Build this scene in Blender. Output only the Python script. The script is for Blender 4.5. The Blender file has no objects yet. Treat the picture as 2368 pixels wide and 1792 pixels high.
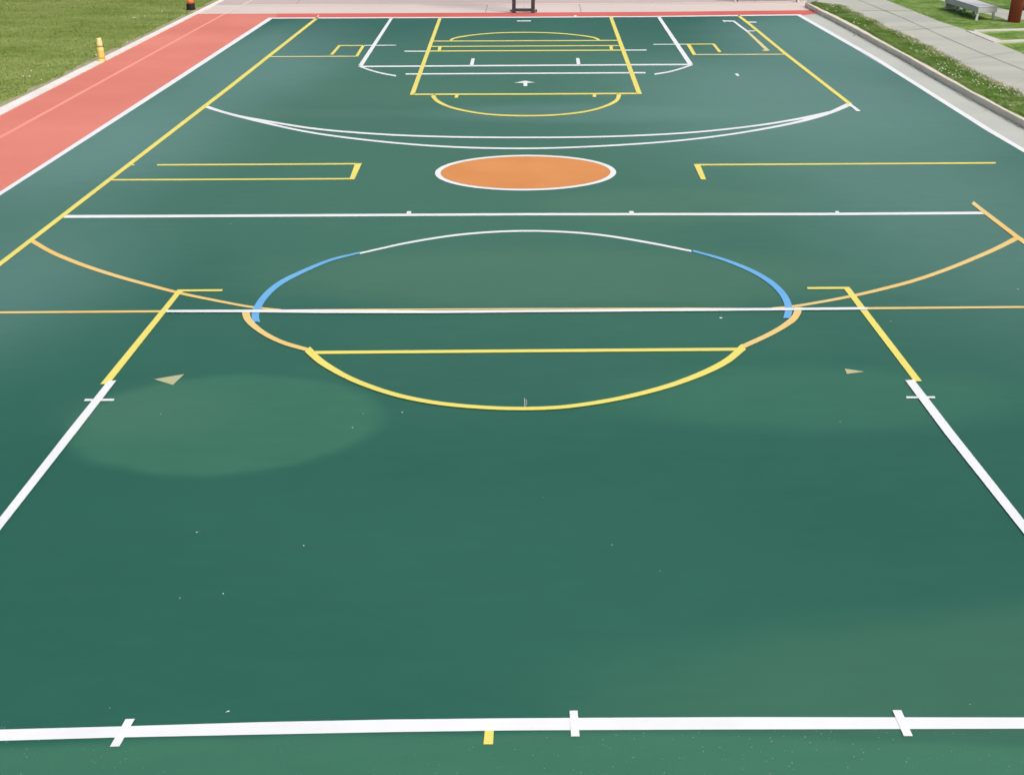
import bpy, bmesh, math, random
import numpy as np
from mathutils import Vector, noise as mnoise

random.seed(7); rng = np.random.default_rng(7)
scene = bpy.context.scene
COL = scene.collection

# ------------------------------------------------------------------ camera geometry
W, H = 2368.0, 1792.0
F = 2600.0                       # focal length in photo pixels
CAMH = 4.0                       # eye height above the court, metres
PITCH = math.atan(1238.0 / F)
SP, CP = math.sin(PITCH), math.cos(PITCH)
VS = (774 / 1792) * (2368 / 1024)

def U(x, y, z=0.0):
    """where the photo's pixel meets the level z (metres)"""
    u = x - W / 2; v = (y - H / 2) * VS
    down = F * SP + v * CP
    t = (CAMH - z) / down
    return Vector((t * u, t * (F * CP - v * SP), z))

cam_d = bpy.data.cameras.new('camera'); cam = bpy.data.objects.new('camera', cam_d); COL.objects.link(cam)
cam_d.sensor_fit = 'HORIZONTAL'; cam_d.sensor_width = 36.0; cam_d.lens = F / W * 36.0
cam_d.clip_start = 0.05; cam_d.clip_end = 3000
cam.location = (0, 0, CAMH); cam.rotation_euler = (math.pi / 2 - PITCH, 0, 0)
scene.camera = cam

# ------------------------------------------------------------------ light
SUN_EL, SUN_AZ = math.radians(52), math.radians(137)     # azimuth clockwise from +Y
world = bpy.data.worlds.new('World'); scene.world = world; world.use_nodes = True
wn = world.node_tree; bg = wn.nodes['Background']
sky = wn.nodes.new('ShaderNodeTexSky'); sky.sky_type = 'NISHITA'; sky.sun_disc = False
sky.sun_elevation = SUN_EL; sky.sun_rotation = SUN_AZ
sky.air_density = 1.0; sky.dust_density = 7.0; sky.ozone_density = 1.0
wn.links.new(sky.outputs[0], bg.inputs[0]); bg.inputs[1].default_value = 0.15
sd = bpy.data.lights.new('sun', 'SUN'); so = bpy.data.objects.new('sun', sd); COL.objects.link(so)
sd.energy = 1.0; sd.angle = math.radians(14); sd.color = (1.0, 0.95, 0.88)
dvec = Vector((math.sin(SUN_AZ) * math.cos(SUN_EL), math.cos(SUN_AZ) * math.cos(SUN_EL), math.sin(SUN_EL)))
so.rotation_euler = dvec.to_track_quat('Z', 'Y').to_euler(); so.location = (20, -5, 25)
scene.view_settings.view_transform = 'Standard'; scene.view_settings.look = 'None'
scene.view_settings.gamma = 1.0; scene.view_settings.exposure = 0.0

# ------------------------------------------------------------------ material helpers
def nodes(name):
    m = bpy.data.materials.new(name); m.use_nodes = True
    nt = m.node_tree; b = nt.nodes['Principled BSDF']
    return m, nt, b
def N(nt, kind, **kw):
    n = nt.nodes.new(kind)
    for k, v in kw.items(): setattr(n, k, v)
    return n
def setin(n, **kw):
    for k, v in kw.items(): n.inputs[k.replace('_', ' ')].default_value = v
def mixc(nt, fac, a, b, blend='MIX'):
    n = nt.nodes.new('ShaderNodeMix'); n.data_type = 'RGBA'; n.blend_type = blend
    for s, v in ((n.inputs[0], fac), (n.inputs[6], a), (n.inputs[7], b)):
        if hasattr(v, 'links') or hasattr(v, 'is_linked'): nt.links.new(v, s)
        else: s.default_value = v if s is n.inputs[0] else (*v, 1) if len(v) == 3 else v
    return n.outputs[2]
def mapped(nt, scale=(1, 1, 1), loc=(0, 0, 0)):
    g = nt.nodes.new('ShaderNodeNewGeometry')
    mp = nt.nodes.new('ShaderNodeMapping'); mp.inputs['Scale'].default_value = scale; mp.inputs['Location'].default_value = loc
    nt.links.new(g.outputs['Position'], mp.inputs[0]); return mp.outputs[0]
def noise(nt, vec, scale, detail=4, rough=0.55):
    n = nt.nodes.new('ShaderNodeTexNoise'); n.inputs['Scale'].default_value = scale
    n.inputs['Detail'].default_value = detail; n.inputs['Roughness'].default_value = rough
    nt.links.new(vec, n.inputs['Vector']); return n.outputs['Fac']
def remap(nt, val, a, b, c=0.0, d=1.0, smooth=False):
    n = nt.nodes.new('ShaderNodeMapRange'); n.clamp = True
    if smooth: n.interpolation_type = 'SMOOTHSTEP'
    for i, v in zip((1, 2, 3, 4), (a, b, c, d)): n.inputs[i].default_value = v
    nt.links.new(val, n.inputs[0]); return n.outputs[0]
def bump(nt, b, h, strength, dist):
    n = nt.nodes.new('ShaderNodeBump'); n.inputs['Strength'].default_value = strength; n.inputs['Distance'].default_value = dist
    nt.links.new(h, n.inputs['Height']); nt.links.new(n.outputs[0], b.inputs['Normal'])

def wear(nt, col, amt):
    n = noise(nt, mapped(nt, (1, 1, 1), (9, 4, 0)), 14, 6, 0.7)
    f = remap(nt, n, 0.60, 0.80, 0, amt)
    return mixc(nt, f, col, (0.10, 0.12, 0.09))

def surface(name, c1, c2, scale=1.5, rough=0.7, spec=0.4, grain=0.12, grain_scale=220, b_str=0.25, b_dist=0.002, stretch=(1, 1, 1)):
    """two tones mixed by a broad noise, a fine grain and a bump"""
    m, nt, b = nodes(name)
    v = mapped(nt, stretch)
    n1 = noise(nt, v, scale, 5); f = remap(nt, n1, 0.35, 0.65)
    col = mixc(nt, f, c1, c2)
    if 'paint' in name or 'track' in name or 'gutter' in name or 'paving' in name: col = wear(nt, col, 0.16)
    n2 = noise(nt, mapped(nt), grain_scale, 2)
    g = remap(nt, n2, 0.3, 0.7, 1 - grain, 1 + grain)
    vv = nt.nodes.new('ShaderNodeVectorMath'); vv.operation = 'SCALE'
    nt.links.new(col, vv.inputs[0]); nt.links.new(g, vv.inputs['Scale'])
    nt.links.new(vv.outputs[0], b.inputs['Base Color'])
    b.inputs['Roughness'].default_value = rough; b.inputs['Specular IOR Level'].default_value = spec
    bump(nt, b, n2, b_str, b_dist)
    return m

def court_material():
    m, nt, b = nodes('court_acrylic')
    base, alt = (0.015, 0.107, 0.072), (0.021, 0.122, 0.083)
    v = mapped(nt, (0.16, 0.30, 1))
    n1 = noise(nt, v, 1.0, 2, 0.45)
    col = mixc(nt, remap(nt, n1, 0.38, 0.62), base, alt)
    # weathered patches, plus far and side sky sheen painted into the colour: centre x,y and radii in metres, rotation, strength, softness, tone
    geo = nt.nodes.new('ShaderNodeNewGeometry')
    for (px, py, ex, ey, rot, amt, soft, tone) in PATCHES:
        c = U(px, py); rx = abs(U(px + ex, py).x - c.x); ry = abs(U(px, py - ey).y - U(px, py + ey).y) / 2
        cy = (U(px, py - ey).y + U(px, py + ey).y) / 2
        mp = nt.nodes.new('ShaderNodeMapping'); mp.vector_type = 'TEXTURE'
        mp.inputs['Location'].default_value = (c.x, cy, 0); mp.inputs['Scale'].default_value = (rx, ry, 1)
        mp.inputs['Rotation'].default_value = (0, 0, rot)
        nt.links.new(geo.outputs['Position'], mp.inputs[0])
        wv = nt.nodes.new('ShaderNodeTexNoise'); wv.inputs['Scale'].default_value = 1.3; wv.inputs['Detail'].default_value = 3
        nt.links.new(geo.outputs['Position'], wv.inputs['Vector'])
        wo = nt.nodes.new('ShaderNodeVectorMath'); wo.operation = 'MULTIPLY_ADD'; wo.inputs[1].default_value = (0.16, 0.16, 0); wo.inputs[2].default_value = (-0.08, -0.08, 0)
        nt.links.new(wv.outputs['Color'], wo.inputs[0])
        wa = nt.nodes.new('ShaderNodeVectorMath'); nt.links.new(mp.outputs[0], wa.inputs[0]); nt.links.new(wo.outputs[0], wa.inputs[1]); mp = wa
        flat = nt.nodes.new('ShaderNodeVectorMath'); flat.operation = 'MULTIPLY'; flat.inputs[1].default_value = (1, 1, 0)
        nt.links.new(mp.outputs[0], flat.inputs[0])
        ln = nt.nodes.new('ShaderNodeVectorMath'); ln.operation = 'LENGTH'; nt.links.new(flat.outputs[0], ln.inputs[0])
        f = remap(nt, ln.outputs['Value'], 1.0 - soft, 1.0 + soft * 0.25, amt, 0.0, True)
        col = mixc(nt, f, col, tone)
    # rolled-on coat: streaky mottling
    mt = noise(nt, mapped(nt, (1.0, 3.5, 1)), 2.2, 6, 0.65)
    mg = remap(nt, mt, 0.3, 0.7, 0.955, 1.045)
    ms = nt.nodes.new('ShaderNodeVectorMath'); ms.operation = 'SCALE'; nt.links.new(col, ms.inputs[0]); nt.links.new(mg, ms.inputs['Scale']); col = ms.outputs[0]
    # fine grain and pale specks of grit
    pos = mapped(nt)
    g1 = noise(nt, pos, 160, 3, 0.7)
    g = remap(nt, g1, 0.3, 0.7, 0.90, 1.10)
    sc = nt.nodes.new('ShaderNodeVectorMath'); sc.operation = 'SCALE'
    nt.links.new(col, sc.inputs[0]); nt.links.new(g, sc.inputs['Scale']); col = sc.outputs[0]
    vo = nt.nodes.new('ShaderNodeTexVoronoi'); vo.inputs['Scale'].default_value = 44; nt.links.new(mapped(nt, (1.3, 1, 1)), vo.inputs['Vector'])
    d = remap(nt, vo.outputs['Distance'], 0.10, 0.25, 1, 0)
    sep = nt.nodes.new('ShaderNodeSeparateColor'); nt.links.new(vo.outputs['Color'], sep.inputs[0])
    rnd = remap(nt, sep.outputs[0], 0.72, 0.98, 0, 1)
    zone = remap(nt, noise(nt, mapped(nt, (0.5, 0.5, 1), (3, 1, 0)), 1.0, 2), 0.35, 0.6, 0.15, 1)
    near = nt.nodes.new('ShaderNodeSeparateXYZ'); nt.links.new(geo.outputs['Position'], near.inputs[0])
    band = remap(nt, near.outputs['Y'], U(0, 1690).y, U(0, 1640).y, 1.0, 0.05, True)
    mul = None
    for o in (d, rnd, zone, band):
        if mul is None: mul = o; continue
        mm = nt.nodes.new('ShaderNodeMath'); mm.operation = 'MULTIPLY'
        nt.links.new(mul, mm.inputs[0]); nt.links.new(o, mm.inputs[1]); mul = mm.outputs[0]
    mm = nt.nodes.new('ShaderNodeMath'); mm.operation = 'MULTIPLY'; nt.links.new(mul, mm.inputs[0]); mm.inputs[1].default_value = 0.55
    col = mixc(nt, mm.outputs[0], col, (0.42, 0.50, 0.36))
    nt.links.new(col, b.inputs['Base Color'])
    rr = remap(nt, n1, 0.3, 0.7, 0.50, 0.60); nt.links.new(rr, b.inputs['Roughness'])
    b.inputs['Specular IOR Level'].default_value = 0.35
    bump(nt, b, g1, 0.25, 0.0015)
    return m

LITE, OLIVE, BLUE, DARK = (0.046, 0.178, 0.108), (0.078, 0.190, 0.122), (0.135, 0.275, 0.245), (0.030, 0.118, 0.090)  # BLUE is the green with sky sheen mixed into it
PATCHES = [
    (1215, 520, 1900, 480, 0.0, 0.74, 0.55, (0.058, 0.172, 0.116)),  # grazing sky sheen of the far end, painted in as a lighter tone
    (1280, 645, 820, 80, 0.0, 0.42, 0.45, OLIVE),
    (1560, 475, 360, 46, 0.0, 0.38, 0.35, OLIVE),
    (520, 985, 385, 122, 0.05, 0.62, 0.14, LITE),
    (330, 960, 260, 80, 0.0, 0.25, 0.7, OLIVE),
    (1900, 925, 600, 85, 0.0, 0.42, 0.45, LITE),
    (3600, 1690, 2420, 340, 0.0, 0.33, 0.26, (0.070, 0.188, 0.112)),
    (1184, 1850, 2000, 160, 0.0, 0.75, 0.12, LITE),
    (1950, 300, 640, 210, 0.0, 0.60, 0.8, BLUE),  # from here the BLUE patches paint bluish sky sheen on the outer sides
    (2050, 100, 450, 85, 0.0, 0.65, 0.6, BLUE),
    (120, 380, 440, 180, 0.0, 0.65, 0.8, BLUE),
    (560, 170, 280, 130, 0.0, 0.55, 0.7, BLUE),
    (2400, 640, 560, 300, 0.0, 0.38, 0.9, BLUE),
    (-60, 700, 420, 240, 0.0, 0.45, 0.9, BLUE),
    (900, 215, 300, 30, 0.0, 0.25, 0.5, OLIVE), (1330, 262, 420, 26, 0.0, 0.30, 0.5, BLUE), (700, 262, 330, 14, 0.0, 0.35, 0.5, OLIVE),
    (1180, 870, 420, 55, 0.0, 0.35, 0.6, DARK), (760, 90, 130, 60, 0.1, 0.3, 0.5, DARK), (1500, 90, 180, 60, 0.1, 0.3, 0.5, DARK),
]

def grass_material(name, a, b_, dry, scale, stretch, attr=False, rough=0.85):
    m, nt, b = nodes(name)
    n1 = noise(nt, mapped(nt, stretch), scale, 4, 0.6)
    col = mixc(nt, remap(nt, n1, 0.36, 0.64), a, b_)
    n3 = noise(nt, mapped(nt, (1, 1, 1), (5, 2, 0)), 3.2, 3, 0.6)
    col = mixc(nt, remap(nt, n3, 0.52 if 'verge' in name else 0.56, 0.72 if 'verge' in name else 0.78, 0, 0.65), col, dry)
    n2 = noise(nt, mapped(nt), 60, 3)
    g = remap(nt, n2, 0.3, 0.7, 0.9, 1.1)
    sc = nt.nodes.new('ShaderNodeVectorMath'); sc.operation = 'SCALE'; nt.links.new(col, sc.inputs[0]); nt.links.new(g, sc.inputs['Scale'])
    nt.links.new(sc.outputs[0], b.inputs['Base Color'])
    b.inputs['Roughness'].default_value = rough; b.inputs['Specular IOR Level'].default_value = 0.15
    if not attr: bump(nt, b, n2, 0.5, 0.02)
    else:            # thin blades let light through
        tr = nt.nodes.new('ShaderNodeBsdfTranslucent'); nt.links.new(sc.outputs[0], tr.inputs[0])
        mx = nt.nodes.new('ShaderNodeMixShader'); mx.inputs[0].default_value = 0.12
        up = nt.nodes.new('ShaderNodeCombineXYZ'); up.inputs[2].default_value = 1.0     # fine blades shade like a soft nap
        nt.links.new(up.outputs[0], b.inputs['Normal'])
        nt.links.new(b.outputs[0], mx.inputs[1]); nt.links.new(tr.outputs[0], mx.inputs[2])
        nt.links.new(mx.outputs[0], nt.nodes['Material Output'].inputs['Surface'])
    return m

M = {
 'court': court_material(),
 'white': surface('white_line_paint', (0.80, 0.85, 0.86), (0.75, 0.80, 0.81), 2.0, 0.6, 0.3, 0.02),
 'edge': surface('white_edging', (0.84, 0.83, 0.79), (0.74, 0.73, 0.68), 1.2, 0.7, 0.3, 0.03),
 'yellow': surface('yellow_line_paint', (0.80, 0.73, 0.17), (0.75, 0.68, 0.16), 1.2, 0.6, 0.3, 0.03),
 'pale': surface('pale_yellow_paint', (0.74, 0.68, 0.33), (0.66, 0.61, 0.30), 1.2, 0.6, 0.3, 0.03),
 'amber': surface('amber_line_paint', (0.80, 0.54, 0.17), (0.76, 0.60, 0.25), 0.9, 0.6, 0.3, 0.03),
 'orange': surface('orange_paint', (0.62, 0.245, 0.070), (0.67, 0.285, 0.085), 1.0, 0.6, 0.3, 0.03),
 'blue': surface('blue_line_paint', (0.13, 0.40, 0.76), (0.16, 0.45, 0.76), 1.0, 0.6, 0.3, 0.03),
 'sand': surface('faded_tan_paint', (0.40, 0.43, 0.245), (0.46, 0.48, 0.28), 3.0, 0.7, 0.3, 0.05),
 'track': surface('red_track_rubber', (0.70, 0.238, 0.180), (0.62, 0.190, 0.145), 0.30, 0.75, 0.35, 0.06, 120),
 'redstrip': surface('red_border_paint', (0.58, 0.118, 0.092), (0.66, 0.145, 0.125), 0.25, 0.75, 0.35, 0.06, 120),
 'lane': surface('faded_lane_paint', (0.88, 0.36, 0.28), (0.84, 0.32, 0.25), 0.8, 0.75, 0.3, 0.04),
 'pink': surface('pink_paving', (0.67, 0.59, 0.54), (0.63, 0.56, 0.52), 0.35, 0.8, 0.3, 0.04),
 'pinkgrey': surface('grey_pink_paving', (0.53, 0.445, 0.425), (0.50, 0.43, 0.42), 0.35, 0.8, 0.3, 0.04),
 'pinkjoint': surface('pale_joint_paint', (0.74, 0.64, 0.58), (0.70, 0.60, 0.55), 1.0, 0.8, 0.3, 0.02),
 'joint': surface('dark_joint', (0.30, 0.26, 0.25), (0.34, 0.30, 0.28), 3.0, 0.9, 0.2, 0.1),
 'gutter': surface('gutter_concrete', (0.50, 0.54, 0.49), (0.46, 0.50, 0.455), 0.8, 0.8, 0.3, 0.06, 90),
 'walk': surface('pavement_concrete', (0.48, 0.50, 0.43), (0.40, 0.43, 0.385), 0.55, 0.85, 0.3, 0.06, 90, stretch=(0.4, 1.6, 1)),
 'walkjoint': surface('pavement_joint', (0.28, 0.30, 0.285), (0.36, 0.38, 0.36), 3.0, 0.9, 0.2, 0.1),
 'kerb': surface('kerb_concrete', (0.73, 0.685, 0.555), (0.65, 0.60, 0.49), 2.5, 0.85, 0.3, 0.12, 70, 0.5, 0.004),
 'rimstone': surface('edging_concrete', (0.62, 0.62, 0.56), (0.55, 0.55, 0.50), 2.0, 0.85, 0.3, 0.06),
 'lawn': grass_material('mown_lawn', (0.215, 0.315, 0.064), (0.315, 0.405, 0.125), (0.30, 0.33, 0.15), 0.55, (0.6, 1.5, 1)),
 'blade': grass_material('mown_blades', (0.235, 0.345, 0.070), (0.345, 0.440, 0.135), (0.45, 0.50, 0.22), 0.55, (0.6, 1.5, 1), True),
 'verge': grass_material('verge_grass', (0.130, 0.270, 0.040), (0.250, 0.390, 0.100), (0.42, 0.48, 0.26), 1.1, (1, 1, 1)),
 'vblade': grass_material('verge_blades', (0.140, 0.310, 0.040), (0.265, 0.440, 0.105), (0.56, 0.61, 0.33), 1.1, (1, 1, 1), True),
 'soil': surface('dry_soil', (0.42, 0.39, 0.27), (0.33, 0.32, 0.20), 6.0, 0.9, 0.2, 0.25, 60, 0.6, 0.01),
 'straw': surface('dry_straw', (0.62, 0.60, 0.42), (0.50, 0.49, 0.33), 6.0, 0.9, 0.2, 0.2, 60),
 'petal': surface('white_petals', (0.80, 0.82, 0.68), (0.75, 0.78, 0.66), 5.0, 0.8, 0.2, 0.02),
 'litter': surface('fallen_leaves', (0.62, 0.50, 0.40), (0.45, 0.35, 0.26), 9.0, 0.8, 0.2, 0.1),
 'bench': surface('grey_painted_bench', (0.52, 0.545, 0.55), (0.46, 0.48, 0.49), 3.0, 0.6, 0.4, 0.05),
 'benchtop': surface('pale_bench_seat', (0.60, 0.62, 0.62), (0.55, 0.57, 0.575), 3.0, 0.6, 0.4, 0.04),
 'redpost': surface('red_painted_steel', (0.36, 0.050, 0.048), (0.31, 0.042, 0.042), 4.0, 0.45, 0.5, 0.06),
 'steel': surface('dark_blue_grey_steel', (0.040, 0.042, 0.052), (0.052, 0.053, 0.062), 6.0, 0.45, 0.5, 0.08),
 'rubber': surface('dark_rubber', (0.055, 0.050, 0.052), (0.07, 0.062, 0.062), 20, 0.7, 0.4, 0.1),
 'black': surface('black_base_rubber', (0.012, 0.011, 0.012), (0.018, 0.016, 0.017), 12, 0.7, 0.3, 0.1),
 'coneorange': surface('orange_cone_plastic', (0.80, 0.20, 0.065), (0.72, 0.17, 0.055), 9, 0.5, 0.4, 0.05),
 'conewhite': surface('white_reflective_collar', (0.78, 0.74, 0.62), (0.72, 0.68, 0.56), 9, 0.4, 0.4, 0.03),
 'coneyellow': surface('yellow_cone_plastic', (0.80, 0.63, 0.17), (0.76, 0.58, 0.15), 9, 0.5, 0.4, 0.04),
 'conepale': surface('pale_yellow_cone_plastic', (0.83, 0.76, 0.37), (0.80, 0.72, 0.33), 9, 0.5, 0.4, 0.04),
 'conedark': surface('cone_seam', (0.25, 0.19, 0.06), (0.22, 0.17, 0.05), 9, 0.6, 0.3, 0.05),
 'board': surface('white_backboard', (0.70, 0.71, 0.72), (0.66, 0.67, 0.68), 2, 0.4, 0.5, 0.02),
 'whitesteel': surface('white_painted_steel', (0.7, 0.69, 0.68), (0.64, 0.63, 0.62), 6, 0.5, 0.4, 0.04),
}

# ------------------------------------------------------------------ object helpers
def link(name, me, mat, parent=None, label=None, cat=None, group=None, kind=None):
    o = bpy.data.objects.new(name, me); COL.objects.link(o)
    if mat is not None: me.materials.append(M[mat])
    if parent: o.parent = parent; o.location = o.location - parent.location if False else o.location
    for k, v in (('label', label), ('category', cat), ('group', group), ('kind', kind)):
        if v: o[k] = v
    return o
def mesh(name, verts, faces):
    me = bpy.data.meshes.new(name); me.from_pydata([tuple(v) for v in verts], [], faces); me.update(); return me
def empty(name, loc, label, cat, group=None):
    o = bpy.data.objects.new(name, None); COL.objects.link(o); o.location = loc; o.empty_display_size = 0.2
    o['label'] = label; o['category'] = cat
    if group: o['group'] = group
    return o
def flat(name, mat, pts, z=0.0, parent=None, **kw):
    """flat polygon from points of the photo lying at level z"""
    return link(name, mesh(name, [U(x, y, z) for x, y in pts], [list(range(len(pts)))][:1]), mat, parent, **kw)
def fix_up(me):
    bm = bmesh.new(); bm.from_mesh(me); bm.normal_update()
    for f in bm.faces:
        if f.normal.z < 0: f.normal_flip()
    bm.to_mesh(me); bm.free()
def wflat(name, mat, pts, z, parent=None, **kw):
    me = mesh(name, [(p[0], p[1], z) for p in pts], [list(range(len(pts)))]); fix_up(me)
    return link(name, me, mat, parent, **kw)

def spline(pts, ws, n=14):
    out, wo = [], []
    P = [pts[0]] + list(pts) + [pts[-1]]
    # reflected end points keep the ends straight
    P[0] = (2 * pts[0][0] - pts[1][0], 2 * pts[0][1] - pts[1][1]); P[-1] = (2 * pts[-1][0] - pts[-2][0], 2 * pts[-1][1] - pts[-2][1])
    for i in range(1, len(P) - 2):
        p0, p1, p2, p3 = (np.array(q, float) for q in P[i - 1:i + 3])
        # centripetal Catmull-Rom
        t0 = 0; t1 = t0 + np.linalg.norm(p1 - p0) ** .5; t2 = t1 + np.linalg.norm(p2 - p1) ** .5; t3 = t2 + np.linalg.norm(p3 - p2) ** .5
        for k in range(n):
            t = t1 + (t2 - t1) * k / n
            a1 = (t1 - t) / (t1 - t0) * p0 + (t - t0) / (t1 - t0) * p1
            a2 = (t2 - t) / (t2 - t1) * p1 + (t - t1) / (t2 - t1) * p2
            a3 = (t3 - t) / (t3 - t2) * p2 + (t - t2) / (t3 - t2) * p3
            b1 = (t2 - t) / (t2 - t0) * a1 + (t - t0) / (t2 - t0) * a2
            b2 = (t3 - t) / (t3 - t1) * a2 + (t - t1) / (t3 - t1) * a3
            out.append(tuple((t2 - t) / (t2 - t1) * b1 + (t - t1) / (t2 - t1) * b2))
            wo.append(ws[i - 1] + (ws[i] - ws[i - 1]) * k / n)
    out.append(tuple(pts[-1])); wo.append(ws[-1])
    return out, wo

def stroke(name, mat, pts, w, level=1, smooth=False, parent=None, hcap='', **kw):
    """a painted line: centre points and widths as seen in the photo, laid on the court"""
    z = 0.002 + 0.002 * level
    ws = list(w) if isinstance(w, (list, tuple)) else [w] * len(pts)
    if smooth: pts, ws = spline(pts, ws)
    V, Fc = [], []
    for i, (x, y) in enumerate(pts):
        a = pts[max(i - 1, 0)]; b = pts[min(i + 1, len(pts) - 1)]
        dx, dy = b[0] - a[0], b[1] - a[1]; L = math.hypot(dx, dy) or 1
        nx, ny = -dy / L * ws[i] / 2, dx / L * ws[i] / 2
        if (i == 0 and 's' in hcap) or (i == len(pts) - 1 and 'e' in hcap): nx, ny = math.copysign(ws[i] / 2, nx), 0.0
        V += [U(x + nx, y + ny, z), U(x - nx, y - ny, z)]
        if i: Fc.append([2 * i - 2, 2 * i - 1, 2 * i + 1, 2 * i])
    me = mesh(name, V, Fc); fix_up(me)
    return link(name, me, mat, parent, **kw)
def paint(name, mat, pts, level=1, parent=None, **kw):
    z = 0.002 + 0.002 * level
    me = mesh(name, [U(x, y, z) for x, y in pts], [list(range(len(pts)))]); fix_up(me)
    return link(name, me, mat, parent, **kw)

def along(a, b, Y):
    """point at depth Y on the ground line through the pixels a and b"""
    A, B = U(*a), U(*b); t = (Y - A.y) / (B.y - A.y); p = A.lerp(B, t); return (p.x, p.y)

def box_bm(bm, lo, hi, bev=0.0):
    r = bmesh.ops.create_cube(bm, size=1.0)
    for v in r['verts']:
        v.co = Vector([(lo[i] + hi[i]) / 2 + v.co[i] * (hi[i] - lo[i]) for i in range(3)])
    if bev:
        es = list({e for v in r['verts'] for e in v.link_edges})
        bmesh.ops.bevel(bm, geom=es, offset=bev, segments=2, affect='EDGES', profile=0.6)
    return r
def done(name, bm, mat, parent=None, smooth=False, **kw):
    me = bpy.data.meshes.new(name); bm.to_mesh(me); bm.free()
    if smooth:
        for p in me.polygons: p.use_smooth = True
    return link(name, me, mat, parent, **kw)
def lathe(name, mat, prof, parent=None, seg=32, **kw):
    V, Fc = [], []; n = len(prof)
    for r, z in prof:
        for k in range(seg):
            a = 2 * math.pi * k / seg; V.append((r * math.cos(a), r * math.sin(a), z))
    for i in range(n - 1):
        for k in range(seg):
            k2 = (k + 1) % seg; Fc.append([i * seg + k, i * seg + k2, (i + 1) * seg + k2, (i + 1) * seg + k])
    Fc.append(list(range(seg))[::-1]); Fc.append([(n - 1) * seg + k for k in range(seg)])
    me = mesh(name, V, Fc)
    for p in me.polygons: p.use_smooth = len(p.vertices) == 4
    return link(name, me, mat, parent, **kw)
def beam(bm, a, b, w, d):
    """square bar between two points"""
    a, b = Vector(a), Vector(b); ax = (b - a).normalized()
    s = ax.cross(Vector((0, 1, 0)) if abs(ax.y) < .9 else Vector((1, 0, 0))).normalized(); t = ax.cross(s).normalized()
    vs = []
    for p in (a, b):
        for i, j in ((-1, -1), (1, -1), (1, 1), (-1, 1)): vs.append(bm.verts.new(p + s * i * w / 2 + t * j * d / 2))
    for f in ([0, 1, 2, 3], [7, 6, 5, 4], [0, 4, 5, 1], [1, 5, 6, 2], [2, 6, 7, 3], [3, 7, 4, 0]): bm.faces.new([vs[i] for i in f])
    bmesh.ops.recalc_face_normals(bm, faces=bm.faces[:])

# ------------------------------------------------------------------ the ground
NEAR, FAR = -8.0, 60.0
wflat('ground', 'lawn', [(-600, -300), (600, -300), (600, 1500), (-600, 1500)], -0.03, kind='structure', label='mown grass ground reaching out around the court')

LW = ((626, 41.5), (0, 447.5))            # left white boundary line
RW = ((1846.5, 34.5), (2368, 348))        # right white boundary line
TE_in = ((458, 31), (0, 266)); TE_out = ((445, 31), (0, 249.5))
FL, FR = U(626, 41.5), U(1846.5, 34.5)
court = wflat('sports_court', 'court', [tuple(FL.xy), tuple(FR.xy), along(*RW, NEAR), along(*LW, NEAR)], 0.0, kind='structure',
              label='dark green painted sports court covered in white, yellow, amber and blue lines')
track = wflat('running_track', 'track', [along(*TE_in, U(458, 31.2).y), tuple(U(640, 31.0).xy), tuple(U(640, 41).xy), along(*LW, NEAR), along(*TE_in, NEAR)], -0.008, kind='structure',
              label='salmon red track strip along the left side of the court')
link_far = [(458, 31.3), (900, 29.5), (1500, 26.8), (1871, 22.8), (1893, 32.4), (1846.5, 38), (1400, 41), (626, 45)]
wflat('red_border_strip', 'redstrip', [tuple(U(x, y).xy) for x, y in [(640, 30.6)] + link_far[1:] ][:-1] + [tuple(U(640, 45).xy)], -0.008, kind='structure',
      label='thin red painted strip behind the far end line of the court')
# paving beyond the end line
pl = [(300, -40), (2040, -60), (1905, -1), (1864, 10), (1873, 24), (1500, 28), (900, 31), (440, 33)]
Y0 = U(440, 33).y
paving = wflat('paving', 'pink', [along(*TE_in, 44), (U(1905, 0).x + 1.0, 44), tuple(U(1905, -2).xy), tuple(U(1861, 9.5).xy), tuple(U(1874, 25).xy), tuple(U(1500, 30).xy), tuple(U(900, 33).xy), along(*TE_in, U(0, 34).y)],
               -0.012, kind='structure', label='pale pink paving beyond the far end line')
wflat('paving_band', 'pinkgrey', [along(*TE_in, 44), (U(1905, 0).x + 1.0, 44), tuple(U(1868, -2).xy), tuple(U(1850, 3.2).xy), tuple(U(1500, 7.6).xy), tuple(U(900, 9.5).xy), along(*TE_in, U(0, 10.6).y)],
      -0.009, paving, label='greyer pink band of paving at the top edge')
stroke('pale_joint_line', 'pinkjoint', [(563, 11), (900, 9.8), (1500, 7.5), (1850, 3.4)], 1.9, -4, parent=paving)
stroke('paving_joint', 'joint', [(1128, 10.5), (1122.5, 28.8)], 1.3, -4, parent=paving)
stroke('paving_joint', 'joint', [(1339.5, 9), (1344, 27)], 1.3, -4, parent=paving)
stroke('paving_joint', 'joint', [(694.6, 0), (684, 9.5)], 1.0, -4, parent=paving)
stroke('paving_joint', 'joint', [(1741, -4), (1749, 4.6)], 1.0, -4, parent=paving)
stroke('lane_line', 'lane', [(-300, 478), (32, 300), (319, 142), (519, 32)], [6.5, 5.2, 4.2, 3.0], -4, parent=track, label='faint paler lane line along the red track')
stroke('lane_line', 'pinkjoint', [(519, 32), (583, 0)], [2.4, 2.2], -4, parent=paving, label='whitish lane line crossing the pink paving')
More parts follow.
